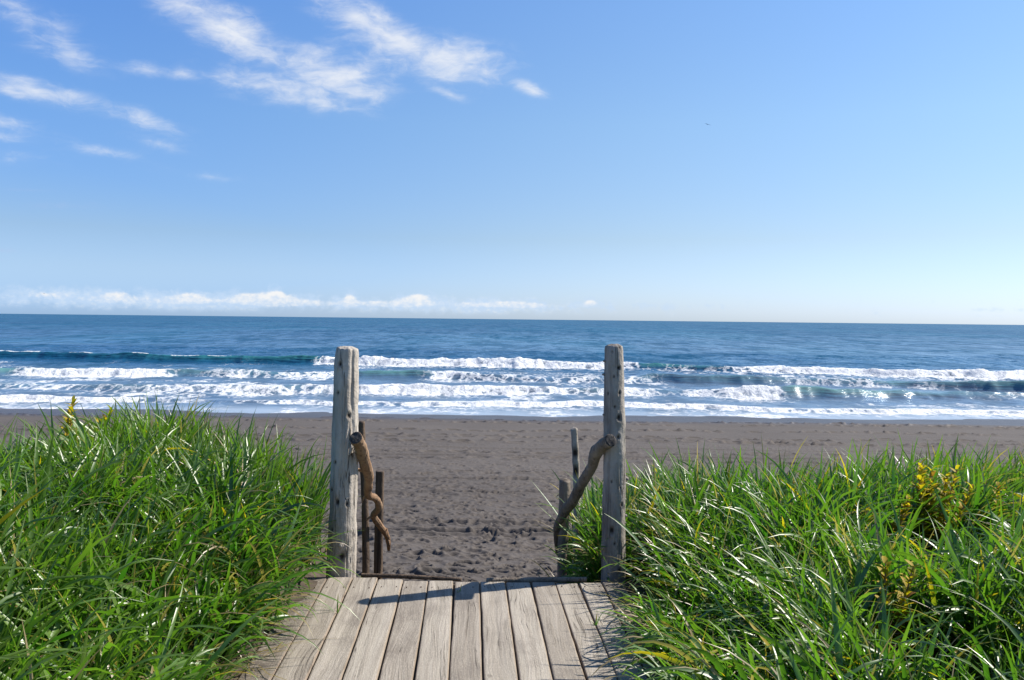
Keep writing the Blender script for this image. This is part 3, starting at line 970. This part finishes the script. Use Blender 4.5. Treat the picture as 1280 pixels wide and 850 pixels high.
    loft('stake', STAKE_R1, LOG_BROWN, R_, nseg=24, amp=.07, nscale=11, seed=37, dome=(0, .02), capdark=(0, .2))['label'] = 'short brown stake with a split top under the handrail'
    loft('stake', STAKE_R2, LOG_PALE, R_, nseg=24, amp=.09, nscale=10, seed=41, dome=(0, .012), capdark=(0, .3), knots=[(.86, -.3, .03, .006), (.78, -.5, .03, .006), (.92, -.2, .03, .004)])['label'] = 'tall thin grey stake with a dark scar'


# centre lines of the branches and stakes: x, y, z, radius
HANDRAIL_L = [(-0.668, 5.13, 0.881, 0.041), (-0.655, 5.3, 0.778, 0.041), (-0.644, 5.42, 0.663, 0.037), (-0.635, 5.52, 0.579, 0.034), (-0.651, 5.62, 0.492, 0.031), (-0.66, 5.7, 0.422, 0.03), (-0.618, 5.8, 0.369, 0.029), (-0.604, 5.88, 0.297, 0.028), (-0.651, 5.96, 0.223, 0.027), (-0.631, 6.04, 0.153, 0.028), (-0.595, 6.14, 0.066, 0.026), (-0.574, 6.22, -0.013, 0.022), (-0.576, 6.32, -0.117, 0.014)]
HANDRAIL_R = [(0.865, 5.13, 0.87, 0.041), (0.834, 5.24, 0.822, 0.042), (0.81, 5.34, 0.757, 0.041), (0.802, 5.45, 0.656, 0.038), (0.766, 5.56, 0.547, 0.037), (0.738, 5.66, 0.448, 0.038), (0.716, 5.74, 0.366, 0.04), (0.687, 5.81, 0.301, 0.036), (0.654, 5.9, 0.214, 0.032), (0.64, 5.98, 0.138, 0.029), (0.644, 6.06, 0.037, 0.024), (0.659, 6.16, -0.1, 0.012)]
STAKE_L1 = [(-0.694, 6.05, -1.3, 0.027), (-0.712, 6.05, -0.225, 0.027), (-0.72, 6.05, 0.248, 0.025), (-0.742, 6.05, 0.679, 0.025), (-0.749, 6.05, 0.866, 0.022)]
STAKE_L2 = [(-0.685, 6.5, -1.5, 0.036), (-0.673, 6.5, -0.355, 0.036), (-0.668, 6.5, 0.123, 0.035), (-0.664, 6.5, 0.434, 0.033)]
STAKE_R1 = [(0.667, 6.0, -1.3, 0.035), (0.679, 6.0, -0.228, 0.035), (0.683, 6.0, 0.121, 0.037), (0.691, 6.0, 0.378, 0.041), (0.69, 6.0, 0.458, 0.04)]
STAKE_R2 = [(0.857, 6.5, -1.5, 0.028), (0.843, 6.5, -0.38, 0.028), (0.832, 6.5, 0.493, 0.026), (0.82, 6.5, 0.678, 0.026), (0.814, 6.5, 0.764, 0.026)]


railings()

# two timbers edging the end of the boards
tl = loft('edge_timber', [(-.650, 5.305, .000, .0125), (-.34, 5.256, .003, .0130), (-.035, 5.205, .000, .0115)], LOG_DARK, walk, nseg=16, amp=.04, nscale=14, seed=51, capdark=(0, 0))
tl['label'] = 'long thin brown timber at the left end of the boards'
tr_ = loft('edge_timber', [(.125, 5.190, -.003, .0165), (.42, 5.185, .001, .0175), (.735, 5.180, .005, .0155)], LOG_BROWN, walk, nseg=16, amp=.04, nscale=14, seed=53, capdark=(0, 0))
tr_['label'] = 'rounded dark timber at the right end of the boards'


# ------------------------------------------------------------------ grass
def blades(P, azim, L, w_, th0, th1, rnd, kind, pw=1.35, seg=7, twist=None, fold=.28, kink=None):
    """creased leaves that start at angle th0 from vertical and droop to th1; returns verts, faces, tint"""
    n = len(P)
    if twist is None: twist = np.zeros(n)
    pos = P.copy()
    Vv = np.zeros((n, seg + 1, 3, 3)); Tn = np.zeros((n, seg + 1, 3, 4))
    az = azim.copy()
    for k in range(seg + 1):
        t = k / seg
        hx, hy = np.cos(az), np.sin(az)
        th = th0 + (th1 - th0) * t ** pw
        if kink is not None:
            az = az + kink / seg
        tw = twist * t
        wid = w_ * (1 - t ** 3.0) * (.7 + .5 * min(1, t * 3)) * .5 + .0004
        wx, wy = -hy, hx
        nx_, ny_, nz_ = np.cos(th) * hx, np.cos(th) * hy, -np.sin(th)
        c_, s_ = np.cos(tw), np.sin(tw)
        sv_ = np.stack([wx * c_ + nx_ * s_, wy * c_ + ny_ * s_, nz_ * s_], -1)
        nv_ = np.stack([-wx * s_ + nx_ * c_, -wy * s_ + ny_ * c_, nz_ * c_], -1)
        Vv[:, k, 0] = pos - sv_ * wid[:, None] - nv_ * (wid * fold)[:, None]
        Vv[:, k, 1] = pos
        Vv[:, k, 2] = pos + sv_ * wid[:, None] - nv_ * (wid * fold)[:, None]
        Tn[:, k, :, 0] = rnd[:, None]; Tn[:, k, :, 1] = t; Tn[:, k, :, 2] = kind[:, None]; Tn[:, k, :, 3] = 1
        step = (L / seg)[:, None]
        pos = pos + np.stack([np.sin(th) * hx, np.sin(th) * hy, np.cos(th)], -1) * step
    idx = np.arange(n * (seg + 1) * 3).reshape(n, seg + 1, 3)
    F_ = np.concatenate([np.stack([idx[:, :-1, j], idx[:, :-1, j + 1], idx[:, 1:, j + 1], idx[:, 1:, j]], -1).reshape(-1, 4) for j in (0, 1)])
    return Vv.reshape(-1, 3), F_, Tn.reshape(-1, 4)


PLANTS = [(2.90, 5.12), (1.93, 3.78), (3.36, 5.15), (2.48, 5.05), (-2.80, 6.15)]


def grass_patch(name, label, side, ntuft, seed):
    r = np.random.default_rng(seed)
    # tuft centres over the dune beside the path
    xs, ys = [], []
    while len(xs) < ntuft:
        m = ntuft * 3
        y = r.uniform(1.3, 7.1, m)
        if side < 0:
            x = r.uniform(-5.6, -1.03, m)
            ok = (x > -.66 * y - 1.0) & (x < -1.04 - .05 * sstep(5.0, 3.7, y) - .06 * np.clip(y - 5.8, 0, 3) - .04 * np.sin(y * 5))
            ok &= ~((y > 6.5) & (x > -1.6))
        else:
            x = r.uniform(.78, 6.0, m)
            ok = (x < .74 * y + 1.0) & (x > np.where(y < 5.42, 1.0 + .09 * sstep(4.5, 5.0, y) - .13 * sstep(4.6, 3.7, y) + .04 * np.sin(y * 4), .79 + .10 * (np.abs(y - 6.0) < .14)))
        xs += x[ok].tolist(); ys += y[ok].tolist()
    xs = np.array(xs[:ntuft]); ys = np.array(ys[:ntuft])
    for (px_, py_) in PLANTS:            # leave the leafy plants some room on the near side
        k = ((xs - px_) / .22) ** 2 + ((ys - py_ + .25) / .38) ** 2 > 1
        xs, ys = xs[k], ys[k]
    ntuft = len(xs)
    nb = r.integers(6, 16, ntuft)
    T = np.repeat(np.arange(ntuft), nb)
    n = len(T)
    tx, ty = xs[T] + r.normal(0, .03, n), ys[T] + r.normal(0, .03, n)
    vig = np.clip(r.normal(1, .16, ntuft), .6, 1.4) * (1 + .25 * fbm(xs * 1.1, ys * 1.1, 2, seed))
    # local flow of the blades: wind and weight push them over in patches
    flow = 3.2 * fbm(xs * .7, ys * .7, 3, seed + 5) + (pi * 1.1 if side < 0 else pi * 1.15)
    az = np.where(r.random(n) < .5, flow[T] + r.normal(0, .7, n), r.uniform(0, 2 * pi, n))
    edge_d = (-1.04 - tx) if side < 0 else (tx - 1.0)
    near_path = np.exp(-np.clip(edge_d, 0, None) / .28) * (ty < 5.6)
    towards = 0 if side < 0 else pi
    pick = r.random(n) < near_path * (.60 if side < 0 else .75)
    az = np.where(pick, towards + r.normal(-.5 if side < 0 else .5, .7, n), az)
    L = r.uniform(.42, .80, n) * vig[T] * (1.0 if side < 0 else .90)
    L *= np.where(near_path > .3, .78, 1)
    if side < 0:
        L *= 1 - .34 * sstep(-2.3, -3.3, tx) * sstep(3.4, 4.4, ty)
    back = sstep(5.2, 6.0, ty)
    th0 = np.abs(r.normal(.22, .18, n)) + .15 * near_path
    th1 = th0 + r.gamma(4.0, .36, n) * (1 - .45 * back) + .35 * near_path
    # upright young blades, leaning to the right with the breeze on the crest
    up = (r.random(n) < .16 + .42 * back) & (near_path < .5)
    th0 = np.where(up, np.abs(r.normal(.16, .1, n)), th0)
    th1 = np.where(up, th0 + r.uniform(.1, .8, n), th1)
    az = np.where(up, r.normal(.25, .9, n), az)
    L = np.where(up, L * (.78 if side < 0 else .78), L)
    L = np.minimum(L, .80)
    th1 = np.clip(th1, 0, 2.6)
    w_ = r.uniform(.0100, .0225, n) * np.clip(vig[T], .8, 1.2)
    q = r.random(n)
    kind = np.where(q < (.016 if side < 0 else .03), .5, 0.0)
    kind = np.where((q > .04) & (q < .11 + .20 * near_path), .95, kind)
    w_ = np.where(kind > .8, w_ * .65, w_)
    rnd = np.clip((.58 if side < 0 else .36) + .35 * fbm(xs * .9, ys * .9, 2, seed + 9)[T] + r.normal(0, .34, n), 0, 1)
    P = np.stack([tx, ty, dune_z(tx, ty) - .02], -1)
    v1, f1, t1 = blades(P, az, L, w_, th0, th1, rnd, kind, pw=r.uniform(.9, 2.2, n), seg=9, twist=r.normal(0, .9, n), kink=r.normal(0, .5, n))
    # dead thatch low down
    m = int(n * .32)
    i = r.integers(0, n, m)
    P2 = P[i] + np.stack([r.normal(0, .08, m), r.normal(0, .08, m), np.full(m, .01)], -1)
    keep = (P2[:, 0] < -1.03) if side < 0 else (P2[:, 0] > .98)
    keep |= P2[:, 1] > 5.5
    P2 = P2[keep]; m = len(P2)
    v2, f2, t2 = blades(P2, r.uniform(0, 2 * pi, m), r.uniform(.15, .45, m), r.uniform(.004, .008, m), r.uniform(.5, 1.1, m), r.uniform(1.3, 1.75, m), r.random(m), np.where(r.random(m) < .85, .95, .1), seg=5, twist=r.normal(0, .6, m))
    # loose straw lying on the edge of the boards
    m = 110
    ly = r.uniform(2.6, 5.1, m)
    off = np.abs(r.normal(0, .06, m))
    lx = (-1.03 + off) if side < 0 else (.97 - off)
    P3 = np.stack([lx, ly, np.full(m, .004) + r.uniform(0, .012, m)], -1)
    v3, f3, t3 = blades(P3, r.uniform(0, 2 * pi, m), r.uniform(.04, .20, m), r.uniform(.0025, .006, m), np.full(m, 1.50), r.uniform(1.5, 1.58, m), r.random(m), np.where(r.random(m) < .9, .95, .1), seg=5, fold=.1)
    v2, f2, t2 = np.vstack([v2, v3]), np.vstack([f2, f3 + len(v2)]), np.vstack([t2, t3])
    o = mesh_obj(name, np.vstack([v1, v2]), np.vstack([f1, f2 + len(v1)]), GRASS, attrs={'tint': np.vstack([t1, t2])})
    tag(o, label, 'grass', kind='stuff')
    print(name, n, m)


grass_patch('dune_grass', 'tall green dune grass left of the boardwalk', -1, 2300, 301)
grass_patch('dune_grass', 'long glossy dune grass right of the boardwalk', 1, 2500, 302)


def strip_obj(name, specs, mat, parent=None):
    """a handful of single blades: (x, y, z, azimuth, length, width, th0, th1, kind)"""
    a = np.array(specs, float)
    v, f_, t = blades(a[:, :3], a[:, 3], a[:, 4], a[:, 5], a[:, 6], a[:, 7], np.full(len(a), .6), a[:, 8], seg=9)
    return mesh_obj(name, v, f_, mat, parent, attrs={'tint': t})


def sprigs():
    o = strip_obj('grass_sprig', [(-.70, 4.66, -.02, 2.9, .24, .006, .9, 1.9, .3), (-.70, 4.66, -.02, .3, .10, .006, .3, 1.2, .0), (-.702, 4.665, -.02, 1.6, .11, .006, .1, .6, .4), (-.70, 4.655, -.02, 3.6, .16, .005, .8, 1.8, .0), (-.699, 4.65, -.02, 5.2, .09, .005, .5, 1.4, .0)], GRASS)
    tag(o, 'small green grass sprig growing from a gap in the left planks', 'grass sprig', 'grass sprigs on the boards')
    o = strip_obj('grass_sprig', [(.682, 4.42, -.02, .4, .10, .007, .3, .9, .0), (.683, 4.42, -.02, 2.6, .06, .006, .5, 1.2, .0), (.682, 4.425, -.02, 1.2, .08, .006, .2, .7, .5), (.684, 4.42, -.02, .1, .2, .004, 1.2, 1.6, .9)], GRASS)
    tag(o, 'tiny grass sprig rising from a gap in the right planks', 'grass sprig', 'grass sprigs on the boards')
    o = strip_obj('dry_grass_stalk', [(-1.08, 3.86, .03, .22, .52, .006, 1.25, 1.72, .95), (-1.08, 3.87, .03, .30, .40, .004, 1.3, 1.65, .95)], GRASS)
    tag(o, 'dry straw coloured stalk lying across the left boards', 'dry stalk')
    o = strip_obj('grass_sprig', [(-.04, 4.97, -.02, 1.0, .07, .005, .2, .8, .5), (-.04, 4.97, -.02, 4.0, .06, .005, .4, 1.3, .5)], GRASS)
    tag(o, 'tiny yellowish grass sprig in a gap beside the post shadow', 'grass sprig', 'grass sprigs on the boards')


sprigs()


# ------------------------------------------------------------------ leafy plants among the grass
def leafy_plant(x, y, h, label, seed, stems=3, yellow=.6, lean=(.1, .0)):
    r = np.random.default_rng(seed)
    z0 = float(dune_z(x, y))
    root = empty('leafy_plant', (x, y, z0))
    tag(root, label, 'plant', 'yellowing leafy plants in the grass')
    LV, LF, LT = [], [], []
    k0 = 0
    for s in range(stems):
        a = r.uniform(0, 2 * pi)
        hh = h * r.uniform(.8, 1.15)
        bx, by = x + .05 * cos(a), y + .05 * sin(a)
        tx, ty = bx + lean[0] * hh + .10 * cos(a), by + lean[1] * hh + .10 * sin(a)
        pts = [(bx, by, z0 - .03, .006), ((bx * .6 + tx * .4), (by * .6 + ty * .4), z0 + hh * .5, .005), (tx, ty, z0 + hh, .0025)]
        loft('stem', pts, LOG_TAN, root, nseg=8, step=.03, amp=.03, dome=(0, .002), capdark=(0, 0))
        n = 34
        tt = np.linspace(.30, 1.0, n)
        C = catmull(pts, 60)
        P = C[(tt * 59).astype(int), :3]
        az = np.arange(n) * 2.4 + a
        Ln = (.15 - .075 * tt) * r.uniform(.85, 1.2, n) * (h / .7)
        kd = np.where(r.random(n) < yellow * (.3 + 1.1 * tt), .5, np.where(r.random(n) < .25, .85, .1))
        v, f_, t = blades(P, az, Ln, r.uniform(.026, .040, n) * (1.25 - .6 * tt), r.uniform(.5, .95, n), r.uniform(1.2, 2.0, n), r.uniform(.3, 1, n), kd, seg=5)
        LV.append(v); LF.append(f_ + k0); LT.append(t); k0 += len(v)
    mesh_obj('foliage', np.vstack(LV), np.vstack(LF), LEAF, root, attrs={'tint': np.vstack(LT)})


leafy_plant(2.90, 5.12, .58, 'tall leafy plant with bright yellow top leaves amid the right grass', 61, 8, .6)
leafy_plant(1.93, 3.78, .46, 'leafy plant with brown and yellow tip, nearest the camera in the right grass', 62, 2, .5)
leafy_plant(3.36, 5.15, .48, 'loose leafy plant with pale yellow leaves near the right edge', 63, 3, .45)
leafy_plant(2.48, 5.05, .44, 'small yellow flecked leafy plant left of the tallest yellow one', 64, 3, .5)
leafy_plant(-2.80, 6.15, .62, 'yellow green leafy plant on the crest of the left grass', 65, 4, .4, (.2, 0))


# ------------------------------------------------------------------ birds
def bird(pos, span, heading, bank, label, tone):
    m, t, out = material('plumage')
    co = t.node('ShaderNodeTexCoord').outputs['Object']
    col = t.mix(t.smooth(t.noise(co, 6, 3), .4, .7), tone, tuple(c * .6 for c in tone))
    principled(t, out, col, .8)
    root = empty('bird', pos)
    tag(root, label, 'bird')
    root.rotation_euler = (0, 0, 0)
    B = Matrix.Translation(pos) @ Matrix.Rotation(heading, 4, 'Z') @ Matrix.Rotation(bank, 4, 'X')
    L = span * .42
    pts = [(-.5, 0, .0, .01), (-.33, 0, .0, .045), (-.1, 0, -.01, .10), (.15, 0, 0, .105), (.33, 0, .03, .06), (.42, 0, .045, .055), (.50, 0, .03, .02), (.56, 0, .02, .006)]
    pp = []
    for (a, b, c, rr) in pts:
        v = B @ Vector((a * L, b * L, c * L)); pp.append((v.x, v.y, v.z, rr * L))
    loft('body', pp, m, root, nseg=12, step=L * .03, amp=0, dome=(0, 0), capdark=(0, 0))
    for s in (-1, 1):
        ch = [(.0, .05, .30, .00), (.25, .06, .30, .06), (.5, .03, .26, .085), (.75, -.03, .18, .06), (1.0, -.12, .02, .02)]
        vs, fs = [], []
        for (y_, xo, c_, zz) in ch:
            for (dx, dz) in ((.5, 0), (.1, .018), (-.5, 0), (.1, -.008)):
                v = B @ Vector((xo * span * .5 + c_ * dx * span * .5, s * y_ * span * .5, zz * span * .5 + dz * span * .5 * (c_ / .3)))
                vs.append(tuple(v))
        for i in range(len(ch) - 1):
            for a in range(4):
                b = (a + 1) % 4
                fs.append((i * 4 + a, i * 4 + b, i * 4 + 4 + b, i * 4 + 4 + a))
        fs.append((0, 1, 2, 3)); fs.append(tuple(len(vs) - 4 + k for k in range(4)))
        mesh_obj('wing', vs, fs, m, root)


bird((28.83, 103.4, 25.61), .78, radians(95), radians(17), 'distant grey gull gliding high over the sea', (.20, .25, .34))
bird((-113.29, 233.96, 7.04), .9, radians(60), radians(10), 'tiny dark bird low over the horizon at left', (.06, .06, .07))
